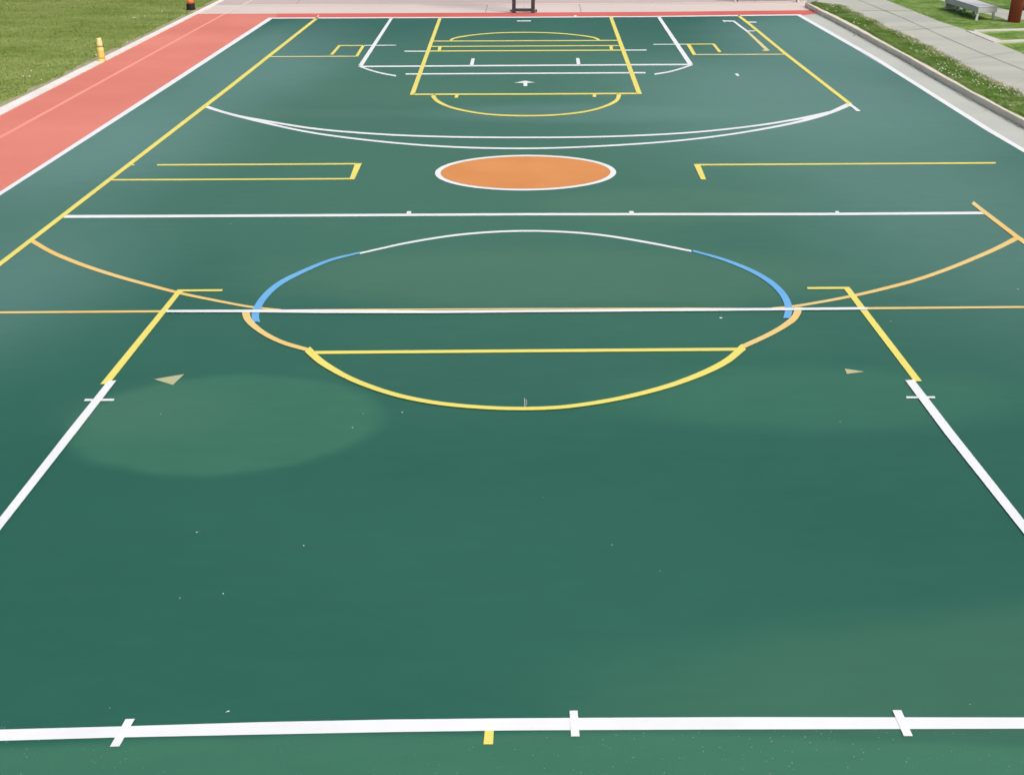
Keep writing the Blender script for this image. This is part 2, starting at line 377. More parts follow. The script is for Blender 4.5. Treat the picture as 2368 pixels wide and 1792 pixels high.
# white edging slab between lawn and track
e = [along(*TE_in, 44), along(*TE_in, NEAR), along(*TE_out, NEAR), along(*TE_out, 44)]
bm = bmesh.new(); top = [bm.verts.new((x, y, 0.006)) for x, y in e]; bot = [bm.verts.new((x, y, -0.08)) for x, y in e]
bm.faces.new(top); bm.faces.new(bot[::-1])
for i in range(4): bm.faces.new([top[i], bot[i], bot[(i + 1) % 4], top[(i + 1) % 4]])
bmesh.ops.recalc_face_normals(bm, faces=bm.faces[:])
done('edging_strip', bm, 'edge', kind='structure', label='white edging strip between the lawn and the red track')

# gutter, kerb, verge, pavement on the right
KX = [1861, 1893, 1930.7, 1985, 2039, 2093.5, 2147.7, 2229, 2310.5, 2368]
KB = [14, 32.5, 51.5, 81, 111, 141, 173.6, 219.7, 264.4, 296]
GX = [1874, 1897, 1930.7, 1985, 2039, 2093.5, 2147.7, 2229, 2310.5, 2368]
KG = [8.5, 19, 35, 62.4, 93.6, 123.4, 152, 199, 243, 272.6]
KH = 0.105
kb = [U(x, y) for x, y in zip(KX, KB)]; kg = [U(x, y, KH) for x, y in zip(GX, KG)]
d1 = (kb[-1] - kb[-4]).normalized(); d2 = (kg[-1] - kg[-4]).normalized()
kb += [kb[-1] + d1 * 6, kb[-1] + d1 * 26]; kg += [kg[-1] + d2 * 6, kg[-1] + d2 * 26]
gut = [tuple(U(1846.5, 36).xy), tuple(U(1892, 31).xy)] + [tuple((p + Vector((0.05, 0, 0))).xy) for p in kb[1:]] + [along(*RW, kb[-1].y)]
wflat('gutter', 'gutter', gut, -0.004, kind='structure', label='pale grey concrete gutter strip between the court and the kerb')
# refine the kerb so that its edges look cast and worn
def dense(poly, n):
    out = []
    for a, b in zip(poly[:-1], poly[1:]):
        for k in range(n): out.append(a.lerp(b, k / n))
    return out + [poly[-1]]
kbd, kgd = dense(kb, 10), dense(kg, 10)
bm = bmesh.new(); rows = []
for i, (a, g) in enumerate(zip(kbd, kgd)):
    w1 = 0.010 * (mnoise.noise(Vector((a.y * 2.1, 3, 0)))); w2 = 0.014 * mnoise.noise(Vector((a.y * 1.3, 9, 0)))
    n = (g - a); n.z = 0; n.normalize()
    A = a + n * w1
    prof = [A + Vector((0, 0, -0.05)), A, A + n * 0.012 + Vector((0, 0, KH - 0.016 + w2 * .4)), A + n * 0.030 + Vector((0, 0, KH + w2 * .4)), Vector((g.x + w2, g.y, KH + w2 * .4)), Vector((g.x + w2, g.y, -0.05))]
    rows.append([bm.verts.new(p) for p in prof])
for r0, r1 in zip(rows[:-1], rows[1:]):
    for j in range(5): bm.faces.new([r0[j], r0[j + 1], r1[j + 1], r1[j]])
bm.faces.new(rows[0][::-1]); bm.faces.new(rows[-1]); bmesh.ops.recalc_face_normals(bm, faces=bm.faces[:])
done('kerb', bm, 'kerb', kind='structure', label='worn concrete kerb between the gutter and the grass verge')

TP = [(1880, 5), (1895, 6), (1944, 11), (2012, 42), (2055.5, 65), (2131.5, 97.6), (2207.4, 138), (2283, 179), (2368, 217)]
tp = [U(x, y, 0.13) for x, y in TP]; dd = (tp[-1] - tp[-4]).normalized(); tp += [tp[-1] + dd * 6, tp[-1] + dd * 26]
tpd = dense(tp, 10)
tpn = [p + Vector((0.10 * mnoise.noise(Vector((p.y * 1.7, 1, 0))) + 0.05 * mnoise.noise(Vector((p.y * 6, 4, 0))), 0, 0)) for p in tpd]
# right-hand lawn sheet at kerb height
wflat('lawn', 'verge', [(p.x - 0.02, p.y) for p in kgd] + [(60, kgd[-1].y), (60, 60), (13.6, 60), (U(2000, 0, .1).x, U(2000, 0, .1).y), tuple(U(1900, 4, .1).xy)], 0.085, kind='structure', label='green lawn right of the pavement')
wr = [(2050, 0), (2175, 50), (2234.5, 69), (2303.7, 97.6), (2368, 125)]
wrp = [U(x, y, 0.100) for x, y in wr]; d3 = (wrp[-1] - wrp[-3]).normalized(); d4 = (wrp[0] - wrp[1]).normalized()
wrp = [wrp[0] + d4 * 10] + wrp + [wrp[-1] + d3 * 26]
wl = [U(x - 14, y + 6, 0.100) for x, y in TP[3:]]; d5 = (wl[-1] - wl[-3]).normalized(); wl += [wl[-1] + d5 * 26]
wl = [Vector((wrp[0].x - 3.2, wrp[0].y, 0)), U(1893, -2, 0.100), U(1886, 7, 0.100), U(1950, 22, 0.100)] + wl
walk = wflat('pavement', 'walk', [tuple(p.xy) for p in wl] + [tuple(p.xy) for p in wrp[::-1]], 0.100, kind='structure', label='grey concrete footpath running diagonally at the top right')
ra = [U(1862, 9.0, -0.008), U(1868, -1, -0.008), U(1868, -60, -0.008)]; rb = [U(1876, 7.6, 0.0985), U(1895, -2, 0.0985), U(1945, -62, 0.0985)]
me = mesh('ramp', ra + rb, [[0, 1, 4, 3], [1, 2, 5, 4]]); fix_up(me); link('ramp', me, 'walk', walk)
def wstroke(name, mat, pts, w, z, parent):
    V, Fc = [], []
    for i, (x, y) in enumerate(pts):
        a = pts[max(i - 1, 0)]; b = pts[min(i + 1, len(pts) - 1)]
        dx, dy = b[0] - a[0], b[1] - a[1]; L = math.hypot(dx, dy)
        nx, ny = -dy / L * w / 2, dx / L * w / 2
        V += [U(x + nx, y + ny, z), U(x - nx, y - ny, z)]
        if i: Fc.append([2 * i - 2, 2 * i - 1, 2 * i + 1, 2 * i])
    me = mesh(name, V, Fc); fix_up(me); return link(name, me, mat, parent)
wstroke('expansion_joint', 'walkjoint', [(1960, -10), (1987.7, 0), (2093.5, 43.4), (2169.4, 78.7), (2256, 116.6), (2368, 161.4), (2500, 216)], 1.5, 0.104, walk)
for (a, b) in (((2075, 71), (2205, 61)), ((2215, 140), (2350, 119)), ((1990, 24), (2112, 25)), ((2330, 200), (2440, 152))):
    wstroke('expansion_joint', 'walkjoint', [a, b], 0.5, 0.104, walk)
me_v = [(p.x + 0.015, p.y) for p in kgd] + [(p.x, p.y) for p in tpn[::-1]]
wflat('grass_verge', 'verge', me_v, 0.106, kind='structure', label='narrow grass verge between the kerb and the footpath')
# path behind the bench
wflat('path', 'walk', [tuple(U(x, y, 0.11).xy) for x, y in [(2110, -60), (2215, -13), (2262, -1), (2310, 16), (2330, 21), (2368, 23), (2480, 22), (2480, 45), (2368, 43.5), (2330, 45.5), (2309, 37), (2262, 26), (2215, 12), (2190, 5), (2060, -50)]], 0.090,
      kind='structure', label='pale path passing behind the grey bench')
# concrete bed edging, a real raised rim
def rim(bm, pts, w, z0, z1):
    P = [Vector((U(x, y, z1).x, U(x, y, z1).y, 0)) for x, y in pts]
    for a, b in zip(P[:-1], P[1:]):
        d = (b - a).normalized(); n = Vector((-d.y, d.x, 0)) * w / 2; a2, b2 = a - d * 0, b
        t = [bm.verts.new((q.x, q.y, z1)) for q in (a2 + n, a2 - n, b2 - n, b2 + n)]
        o = [bm.verts.new((q.x, q.y, z0)) for q in (a2 + n, a2 - n, b2 - n, b2 + n)]
        bm.faces.new(t)
        for i in range(4): bm.faces.new([t[i], o[i], o[(i + 1) % 4], t[(i + 1) % 4]])
bm = bmesh.new()
for quad in ([(2233, 69.8), (2256, 71.5), (2316, 92.5), (2299, 97)], [(2256, 71.5), (2251, 68.6), (2368, 65.3), (2460, 62.5), (2460, 65.5), (2368, 68.3)], [(2299, 97), (2316, 92.5), (2368, 90.6), (2460, 88), (2460, 92.5), (2368, 95)]):
    z1 = 0.114 if len(quad) == 4 else 0.112
    t = [bm.verts.new(U(x, y, z1)) for x, y in quad]; o = [bm.verts.new((v.co.x, v.co.y, 0.06)) for v in t]
    bm.faces.new(t); n = len(t)
    for i in range(n): bm.faces.new([t[i], o[i], o[(i + 1) % n], t[(i + 1) % n]])
bmesh.ops.recalc_face_normals(bm, faces=bm.faces[:])
done('bed_edging', bm, 'rimstone', label='white concrete edging framing a small grass bed beside the footpath', cat='edging')

# ------------------------------------------------------------------ painted markings (parts of the court)
C = court
def S(name, mat, pts, w, level=1, smooth=False, label=None, hcap=''): return stroke(name, mat, pts, w, level, smooth, C, hcap=hcap, label=label)
def P(name, mat, pts, level=1, label=None): return paint(name, mat, pts, level, C, label=label)

def lineext(a, b, k): return (a[0] + (b[0] - a[0]) * k, a[1] + (b[1] - a[1]) * k)
# outer boundary
P('boundary_line', 'white', [(621, 40.8), (0, 443), (-300, 637.5), (-300, 651), (0, 452), (236, 300), (391, 200), (631, 42.6)], 1, 'white left boundary line')
P('boundary_line', 'white', [(1842, 35), (2017.5, 135), (2119, 199), (2278, 300), (2368, 352.5), (2560, 466), (2560, 455), (2368, 343.5), (2290, 297), (2133, 199), (2030, 134), (1851, 33)], 1, 'white right boundary line')
P('end_line', 'white', [(621, 40.6), (1200, 38.6), (1500, 37), (1849, 33), (1846, 35.6), (1500, 39.3), (1200, 41), (631, 43)], 2, 'thin white far end line')
# yellow sidelines
S('sideline', 'yellow', [(735, 40), (532.5, 200), (402.5, 300), (0, 610), (-300, 841)], [5.4, 7.6, 7.8, 9.2, 11], 2, label='yellow left sideline')
S('line_stub', 'pinkjoint', [(733.5, 40), (737, 35)], 2.6, 3, label='pinkish stub on the red border')
S('sideline', 'yellow', [(1707.5, 36), (1728, 51.5), (1752, 71), (1815, 123), (1968, 242)], [5.2, 5.4, 5.6, 6.2, 7.2], 2, label='yellow right sideline, far half')
S('sideline', 'amber', [(2249, 468), (2278, 491), (2354, 549), (2368, 558.5), (2600, 734)], [8, 8.5, 9.5, 9.8, 12], 2, label='amber right sideline, near half')
# far key
P('key_line', 'yellow', [(1014, 41), (1021.5, 41), (958.3, 219), (947.5, 219.3)], 2, 'thick yellow left side of the key')
P('key_line', 'yellow', [(1408.5, 39.5), (1416.7, 39.5), (1484.5, 217.3), (1473, 217.4)], 2, 'thick yellow right side of the key')
S('free_throw_line', 'yellow', [(957, 218), (1215, 217.4), (1473.5, 216)], 3.3, 2)
S('key_line', 'yellow', [(1000.4, 95), (1430, 93.3)], 2.1, 1); S('key_line', 'yellow', [(997.6, 107.4), (1434.3, 105.2)], 2.1, 1); S('key_line', 'yellow', [(993.6, 118), (1437, 115.8)], 2.5, 1)
P('lane_mark', 'yellow', [(1014, 107), (1021.5, 107), (1019.3, 117), (1012, 117)], 2); P('lane_mark', 'yellow', [(1409, 106), (1416.7, 106), (1418, 116), (1410.7, 116)], 2)
S('thin_cross_line', 'white', [(935, 118.3), (985, 118.3)], 2.3); S('thin_cross_line', 'white', [(1445, 115.8), (1495.3, 115.6)], 2.3)
S('key_arc', 'yellow', [(1041, 93.4), (1052, 88), (1090, 81.4), (1144, 76.4), (1212, 74.7), (1279.7, 76.2), (1334, 80.8), (1374.6, 87.2), (1386, 92.6)], [4.6, 2.9, 2.2, 2, 2, 2, 2.2, 2.9, 4.6], 2, True, 'yellow arc inside the far key')
P('lane_mark', 'white', [(1090.4, 135), (1098, 135), (1094.7, 151), (1086, 151)], 1); P('lane_mark', 'white', [(1332, 134.3), (1340, 134.3), (1342.4, 149.5), (1334, 149.5)], 1)
S('cross_line', 'white', [(832, 153.6), (900, 153.2), (1500, 149.4), (1597, 149)], 3.1, 1)
S('cross_line', 'white', [(938, 171), (1493, 168)], 3.0, 1)
P('arrow', 'white', [(1188.3, 191.6), (1214.6, 186.4), (1237.7, 190.8), (1219.5, 191.3), (1219.5, 198.8), (1210.5, 198.8), (1210.5, 191.5)], 1, 'small white arrow')
S('free_throw_arc', 'yellow', [(1001, 219.5), (1008, 230.5), (1035.6, 245.3), (1076, 256), (1130.5, 264.2), (1212, 267.5), (1293, 265), (1361, 256.3), (1401.8, 244.5), (1427, 230.5), (1432, 217.6)], [11, 7.6, 4.6, 3.6, 3.3, 3.3, 3.3, 3.6, 4.6, 7.6, 11], 2, True)
P('nub', 'yellow', [(1052.7, 219), (1060.6, 219), (1059, 226), (1051, 226)], 1); P('nub', 'yellow', [(1370.6, 217), (1378.7, 217), (1378.7, 224), (1370.6, 224)], 1)
S('thin_cross_line', 'white', [(1195.6, 48.4), (1227.6, 48.1)], 2.0)
P('nub', 'white', [(1327.6, 35.2), (1333, 35.2), (1333.4, 40.2), (1328.4, 40.2)], 3)
# white legs either side
P('lane_line', 'white', [(902, 41.5), (909, 41.5), (838.5, 152.5), (828, 152.4)], 2); P('lane_line', 'white', [(1519, 38.5), (1527, 38.5), (1603, 148.8), (1591.5, 149.4)], 2)
S('curved_line', 'white', [(829, 152), (854.6, 161.5), (881.8, 169), (916, 175.3)], 3.2, 2, True); S('curved_line', 'white', [(1602, 148.8), (1576, 158), (1546.5, 166), (1513.5, 171.5)], 3.2, 2, True)
# small brackets
S('bracket_line', 'pale', [(625.5, 130.8), (822, 130)], 2.0, 1, label='thin pale yellow cross line'); S('bracket_line', 'yellow', [(781, 105.3), (840, 105)], 2.0, 1)
P('bracket_line', 'yellow', [(781.5, 105.5), (788, 105.5), (770.5, 126.4), (763, 126.2)], 2); P('bracket_line', 'yellow', [(836.5, 105.6), (843.8, 105.6), (828, 130.6), (820.7, 130.6)], 2)
S('thin_cross_line', 'white', [(842, 104.9), (916, 104.4)], 1.7, 1); S('thin_cross_line', 'white', [(1511, 102.4), (1588, 102.1)], 1.7, 1)
S('bracket_line', 'yellow', [(1587, 102), (1652, 101.7)], 2.0, 1); P('bracket_line', 'yellow', [(1587, 102), (1596, 102), (1610.7, 127), (1602, 127)], 2)
P('bracket_line', 'yellow', [(1646.5, 101.8), (1653, 101.3), (1668.7, 120), (1661.5, 120.6)], 2); S('bracket_line', 'pale', [(1608, 126), (1813.6, 125.4)], 2.0, 1)
P('lane_line', 'white', [(1694.5, 49.8), (1699, 48), (1731.5, 72.5), (1725, 72.5)], 2, 'white upper half of a diagonal line'); P('lane_line', 'pale', [(1725, 72.5), (1731.5, 72.5), (1781, 116.8), (1772, 117.5), (1767, 113.6)], 2, 'pale yellow lower half of a diagonal line')
P('hook_mark', 'white', [(1670, 46.8), (1694, 47.5), (1699, 48), (1694.5, 49.8), (1676, 49.6), (1676, 52)], 1); P('hook_mark', 'pale', [(1763, 115), (1769, 114.8), (1781, 116.8), (1772, 118), (1763, 117)], 1)
S('thin_cross_line', 'white', [(1727, 71.5), (1746, 71.5)], 1.9, 1); S('thin_cross_line', 'white', [(1728, 50.8), (1749.5, 51.2)], 2.1, 1)
P('spot_mark', 'white', [(1699, 170), (1706, 170), (1710.7, 175.2), (1703.8, 175.3)], 1)
# long white arcs
S('three_point_arc', 'white', [(476, 246), (515, 258.7), (555.5, 269.5), (617, 284.6), (690, 300.8), (761.7, 312.8), (906, 329.6), (1051, 339.8), (1219, 343), (1389, 337.6), (1570, 324.8), (1715, 306.5), (1838, 283.5), (1872.5, 274.5), (1917, 261), (1963, 241.5)], [6.6, 5, 5.5, 4.6, 4, 3.9, 3.7, 3.6, 3.5, 3.5, 3.6, 3.8, 5, 6.6, 6.6, 9.5], 1, True, 'nearer of the two long white arcs')
S('three_point_arc', 'white', [(515, 258), (555.5, 269), (617, 280), (725.5, 297.2), (870, 309.6), (1015, 315.7), (1219, 317.8), (1425.5, 315), (1606, 305.6), (1751, 290), (1834, 277), (1872.5, 269.5), (1917, 259)], [3.5, 5, 4.4, 4, 3.8, 3.6, 3.5, 3.5, 3.6, 3.8, 4.6, 5, 4], 2, True, 'farther of the two long white arcs')
P('line_stub', 'white', [(1958, 242.5), (1967, 238.6), (1991, 256.8), (1981, 257.2), (1970, 247.8)], 3, 'short white stub at the end of the arc')
# middle brackets
S('bracket_line', 'yellow', [(363, 381.2), (600, 380), (824, 378.6)], 3.3, 1); S('bracket_line', 'yellow', [(254, 415.8), (400, 415.3), (810, 413.2)], 3.4, 1)
P('bracket_line', 'yellow', [(821, 378), (837, 377), (819.5, 414.8), (807.8, 414.8)], 2)
S('line_stub', 'yellow', [(297, 381), (310.5, 381)], 2.8, 1)
S('bracket_line', 'yellow', [(1605, 380.9), (1900, 379.2), (2100, 378), (2303, 376.6)], [3.4, 3.4, 3.4, 3.6], 1)
P('bracket_line', 'yellow', [(1604.5, 380), (1619, 379.8), (1633, 415), (1621, 415)], 2)
# orange disc in its white ring
def oval(cx, cy, a, b, tilt, n=120): return [(cx + a * math.cos(t), cy + b * math.sin(t) - tilt * math.cos(t) - 0.0) for t in (2 * math.pi * k / n for k in range(n))]
P('ring', 'white', oval(1215.3, 399.2, 209.5, 41.2, 1.2), 1, 'white ring round the orange disc'); P('disc', 'orange', oval(1215.4, 398.7, 196.4, 37.4, 1.2), 2, 'large orange disc')
# white cross line
S('cross_line', 'white', [(147, 500.5), (400, 499.6), (942, 496.8), (1219, 495.3), (1900, 494.9), (2277, 492.3)], [6.6, 6, 5.4, 5.2, 5.6, 5.8], 1, label='long white line across the middle of the court')
P('nub', 'white', [(941.8, 488.3), (951.4, 488.3), (949.5, 495), (938.8, 495)], 2); P('nub', 'white', [(1454.4, 488), (1464.6, 488), (1466.5, 494), (1456, 494)], 2); P('nub', 'white', [(1930.4, 488), (1939, 488), (1943, 494), (1934, 494)], 2)
# centre circle
S('centre_circle', 'white', [(832, 585.6), (942.5, 561.3), (1051, 544), (1140, 536.2), (1225, 533.8), (1310, 536.4), (1389, 543.2), (1498, 560.6), (1599, 580.4)], [3.6, 4.2, 4.2, 4, 3.9, 4, 4.2, 4.5, 4], 1, True, 'white far part of the centre circle')
S('centre_circle', 'blue', [(832, 584), (761.7, 602), (689.3, 632.5), (650, 653), (622, 675), (601.5, 700), (592, 720), (590.5, 733), (595, 744.8)], [3.8, 5.8, 8.5, 10.5, 13, 15.4, 17.6, 17, 13.5], 2, True, 'blue left part of the centre circle', 'e')
S('centre_circle', 'blue', [(1602, 579.6), (1678.7, 601.8), (1749, 631.5), (1790, 658.5), (1814, 685.5), (1822.5, 706), (1823.5, 720), (1818.5, 735.4)], [4, 6, 8.6, 11.5, 14.6, 16.6, 17, 14.5], 2, True, 'blue right part of the centre circle', 'e')
S('centre_circle', 'amber', [(568.5, 721), (571, 733), (580, 746), (608, 768.6), (651, 790.5), (716, 810)], [18.4, 17, 14, 10.6, 9, 8.4], 3, True, 'amber left part of the centre circle', 's')
S('centre_circle', 'amber', [(1846.5, 710), (1844, 722), (1836, 735.5), (1812, 754), (1777.8, 773.5), (1716, 802)], [17.5, 16.6, 14.6, 11.4, 10, 10], 3, True, 'amber right part of the centre circle', 's')
S('centre_circle', 'yellow', [(711, 807.5), (741.4, 835), (800, 870), (860, 895), (925, 915), (1000, 930), (1061.7, 937.5), (1140, 943), (1215, 944.5), (1290, 941.8), (1350, 935), (1423, 922.8), (1500, 905), (1570, 884), (1640, 856), (1683.7, 832), (1720, 801.5)], [17, 14.5, 10.8, 10, 9, 8.4, 8, 7.8, 7.6, 7.8, 8.2, 8.6, 9.4, 10.4, 12.4, 14.2, 16.5], 4, True, 'yellow near part of the centre circle')
S('chord_line', 'yellow', [(728, 815), (1200, 811.3), (1708, 807.4)], 6.9, 2, label='yellow chord across the centre circle')
S('thin_cross_line', 'amber', [(640, 716.5), (790, 715.8), (1200, 714), (1600, 712.6), (1760, 713)], [1.2, 2.4, 3.0, 2.2, 1.0], 1, label='thin amber edge above the halfway line')
S('halfway_line', 'white', [(384, 719.3), (600, 719), (750, 719.7), (1000, 720.8), (1242, 719), (1568, 716.4), (1785, 714.8), (2006, 712.8)], [5.2, 6.2, 8, 6.4, 5.6, 6, 5.6, 5.4], 5)
S('halfway_line', 'amber', [(-200, 723.4), (0, 722.4), (374, 719.8)], [4.6, 4.6, 4.8], 1, label='amber left end of the halfway line'); S('halfway_line', 'amber', [(2002, 712.8), (2368, 709.8), (2560, 708)], [4.8, 4.4, 4.4], 1, label='amber right end of the halfway line')
# big amber arcs
S('three_point_arc', 'amber', [(73, 556), (119.5, 582.8), (179, 607.8), (239, 628.6), (298.7, 646.5), (358.4, 662.8), (418, 678), (508, 696.5), (578.7, 709.4), (650, 716.5)], [9.5, 8.6, 8, 7.4, 7, 6.6, 6, 5.4, 4.8, 3.5], 1, True, 'amber arc on the left')
S('three_point_arc', 'amber', [(2354, 549), (2305.6, 573.6), (2255, 596), (2183, 625), (2110.5, 649.6), (2038, 668.7), (1976.7, 683), (1893.5, 698.8), (1832, 708.6), (1785, 713)], [10.5, 9, 8.2, 7.6, 7.2, 6.8, 6.2, 5.6, 5.2, 4], 1, True, 'amber arc on the right')
# near bracket lines
P('bracket_line', 'yellow', [(411, 669.4), (515.5, 668.7), (513, 673.4), (424, 674), (419, 676.5), (258, 880.5), (248, 888.2), (232, 888)], 2, 'yellow left bracket'); P('bracket_line', 'yellow', [(1865.7, 663.8), (1964, 663.2), (2132, 881.3), (2114, 881.8), (1952, 668), (1868, 668.3)], 2, 'yellow right bracket')
P('lane_line', 'white', [(250, 879.7), (269.2, 879.6), (176, 1000.5), (0, 1226), (-200, 1480), (-200, 1449), (0, 1196), (153.5, 1000)], 3, 'thick white near left line'); P('lane_line', 'white', [(2093.5, 879.4), (2113.5, 877.4), (2208, 1000), (2368, 1202), (2560, 1445), (2560, 1480), (2368, 1234), (2183, 1000)], 3, 'thick white near right line')
P('tick_mark', 'white', [(197, 922.3), (264.5, 922), (262.5, 926.8), (194.3, 927.3)], 2); P('tick_mark', 'white', [(2095.2, 916.5), (2162, 916.2), (2163, 920.4), (2096, 920.8)], 2)
P('triangle_mark', 'sand', [(356, 876.8), (426, 865), (399.6, 890.2)], 1, 'faded tan triangle on the left'); P('triangle_mark', 'sand', [(1953, 852.4), (1999, 859.2), (1958.6, 864.8)], 1, 'faded tan triangle on the right')
P('spot_mark', 'white', [(1663.5, 733.8), (1670.2, 733.8), (1669.6, 736.8), (1667.6, 735.2), (1665.4, 736.8)], 1)
S('scuff_mark', 'rimstone', [(1213.3, 921), (1213.8, 940)], 1.3, 1); S('scuff_mark', 'rimstone', [(1217.6, 924), (1218, 938)], 0.7, 1)
# nearest line with its ticks
P('near_line', 'white', [(-200, 1694), (0, 1687), (271, 1679.8), (597, 1670), (900, 1663.8), (1200, 1660.6), (1710, 1658), (2368, 1659), (2560, 1659.6), (2560, 1685), (2368, 1685), (1710, 1686.7), (1200, 1688.8), (900, 1692.8), (597, 1698.6), (271, 1705.3), (0, 1713), (-200, 1719)], 1, 'thick white line nearest the camera')
P('tick_mark', 'white', [(290.5, 1662.6), (312, 1661.8), (276, 1725.8), (253.8, 1726.6)], 2); P('tick_mark', 'white', [(1317, 1643.2), (1335.6, 1643), (1340.4, 1702.6), (1320.6, 1703)], 2); P('tick_mark', 'white', [(2063.6, 1641.8), (2084.4, 1642), (2111, 1702), (2090, 1702)], 2)
P('tick_mark', 'yellow', [(1121.5, 1687), (1142, 1687), (1140, 1721), (1118, 1721)], 0.5, 'short yellow tick below the near line')

# specks of grit and chips of paint lying on the court
bm = bmesh.new()
for x, y, s in [(455, 1231, 5), (462, 1230, 2.5), (702, 1262, 3.2), (516, 1373, 3), (416, 1383, 3.4), (528, 1645, 6), (523, 1647, 3), (254, 1637, 3), (1415, 1260, 3), (1526, 1321, 2.5), (2354, 669, 4), (2243, 1629, 3), (930, 954, 4), (815, 989, 3), (371, 958, 3), (840, 957, 2.5), (1255, 1150, 2), (2060, 743, 2.5), (533, 518, 2.5), (1747, 350, 2), (1943, 975, 3)]:
    c = U(x, y, 0.003); r = s * 0.5 * (CAMH / (F * SP + (y - 896) * CP)); a0 = random.random() * 6
    vs = [bm.verts.new(c + Vector((r * random.uniform(.6, 1.2) * math.cos(a0 + k * 1.257) * 1.3, r * random.uniform(.6, 1.2) * math.sin(a0 + k * 1.257), random.uniform(0, .003)))) for k in range(5)]
    bm.faces.new(vs)
done('grit', bm, 'petal', kind='stuff', label='tiny pale specks of grit scattered over the green court')

# ------------------------------------------------------------------ grass blades and small plants
def blades(name, mat, pts, z, hmin, hmax, wid, lean=0.5, **kw):
    n = len(pts); a = rng.uniform(0, 2 * np.pi, n); h = rng.uniform(hmin, hmax, n); l = rng.uniform(0, lean, n) * h; la = rng.uniform(0, 2 * np.pi, n)
    w = wid * rng.uniform(.6, 1.3, n)
    V = np.zeros((n, 3, 3)); V[:, 0, 0] = pts[:, 0] - np.cos(a) * w / 2; V[:, 0, 1] = pts[:, 1] - np.sin(a) * w / 2
    V[:, 1, 0] = pts[:, 0] + np.cos(a) * w / 2; V[:, 1, 1] = pts[:, 1] + np.sin(a) * w / 2; V[:, :2, 2] = z
    V[:, 2, 0] = pts[:, 0] + np.cos(la) * l; V[:, 2, 1] = pts[:, 1] + np.sin(la) * l; V[:, 2, 2] = z + h
    me = bpy.data.meshes.new(name); me.vertices.add(3 * n); me.vertices.foreach_set('co', V.reshape(-1))
    me.loops.add(3 * n); me.loops.foreach_set('vertex_index', np.arange(3 * n, dtype=np.int32))
    me.polygons.add(n); me.polygons.foreach_set('loop_start', np.arange(0, 3 * n, 3, dtype=np.int32))
    me.update(); me.validate()
    return link(name, me, mat, None, kind='stuff', **kw)
def inside(poly, p):
    x, y = p[:, 0], p[:, 1]; r = np.zeros(len(p), bool); n = len(poly)
    for i in range(n):
        x1, y1 = poly[i]; x2, y2 = poly[(i + 1) % n]
        c = ((y1 > y) != (y2 > y)) & (x < (x2 - x1) * (y - y1) / ((y2 - y1) or 1e-9) + x1); r ^= c
    return r
def scatter(poly, n):
    P_ = np.array(poly); lo, hi = P_.min(0), P_.max(0)
    q = rng.uniform(lo, hi, (n, 2)); return q[inside(poly, q)]
lf = [along(*TE_out, 38), along(*TE_out, 13), (along(*TE_out, 13)[0] - 7, 13), (-19, 20), (-19, 38)]
q = scatter(lf, 480000)
# sparser right beside the edging
A, B = np.array(along(*TE_out, 13)), np.array(along(*TE_out, 38)); dn = (B - A) / np.linalg.norm(B - A); nrm = np.array([-dn[1], dn[0]])
dist = np.abs((q - A) @ nrm); wob = 0.10 + 0.10 * np.array([mnoise.noise(Vector((p[1] * 1.6, 0, 0))) for p in q])
keep = (dist > wob) | (rng.random(len(q)) < 0.22); q = q[keep]
blades('grass', 'blade', q, -0.03, 0.006, 0.020, 0.014, 1.6, label='short mown grass left of the red track')
# bare soil where the lawn meets the edging
soilp = dense([Vector((*along(*TE_out, y), 0)) for y in (12, 20, 30, 44)], 40)
V, Fc = [], []
for i, p in enumerate(soilp):
    w_ = 0.20 + 0.13 * mnoise.noise(Vector((p.y * 1.6, 0, 0))) + 0.06 * mnoise.noise(Vector((p.y * 6, 2, 0)))
    V += [(p.x + 0.01, p.y, -0.022), (p.x - w_, p.y + 0.2 * w_, -0.022)]
    if i: Fc.append([2 * i - 2, 2 * i - 1, 2 * i + 1, 2 * i])
me = mesh('soil', V, Fc); fix_up(me); link('soil', me, 'soil', kind='structure', label='dry soil line between the lawn and the white edging')
vp = [(p.x + 0.03, p.y) for p in kgd[:-8]] + [(p.x, p.y) for p in tpn[:-8][::-1]]
q = scatter(vp, 130000); blades('grass', 'vblade', q, 0.106, 0.006, 0.026, 0.014, 1.5, label='ragged grass of the verge beside the kerb')
# tufts reaching over both edges of the verge
ov = []
for p in kgd[:-10]:
    for _ in range(18): ov.append((p.x + random.gauss(0.035, .02), p.y + random.uniform(-.15, .15)))
for p in tpn[:-10]:
    if mnoise.noise(Vector((p.y * 1.1, 7, 0))) > -0.1:
        for _ in range(60): ov.append((p.x + random.gauss(0, .05), p.y + random.uniform(-.15, .15)))
blades('grass', 'vblade', np.array(ov), 0.104, 0.015, 0.045, 0.010, 1.0, label='grass tufts hanging over the kerb and footpath edges')
rl = [(p.x, p.y) for p in wrp[:-1]] + [(wrp[-2].x + 5, wrp[-2].y), (21, 24), (21, 40), (wrp[0].x, 40)]
q = scatter(rl, 240000)
pth = [tuple(U(x, y, 0.11).xy) for x, y in [(2110, -60), (2215, -13), (2262, -1), (2310, 16), (2330, 21), (2368, 23), (2480, 22), (2480, 45), (2368, 43.5), (2330, 45.5), (2309, 37), (2262, 26), (2215, 12), (2190, 5), (2060, -50)]]
edg = [tuple(U(x, y, 0.13).xy) for x, y in [(2233, 69.8), (2256, 71.5), (2316, 92.5), (2299, 97)]]
q = q[~inside(pth, q)]; q = q[~inside(edg, q)]; q = q[~inside([tuple(U(x, y, .15).xy) for x, y in [(2251, 68.6), (2460, 62), (2460, 66), (2256, 72)]], q)]; q = q[~inside([tuple(U(x, y, .15).xy) for x, y in [(2299, 97.5), (2316, 92.2), (2460, 87.5), (2460, 93)]], q)]
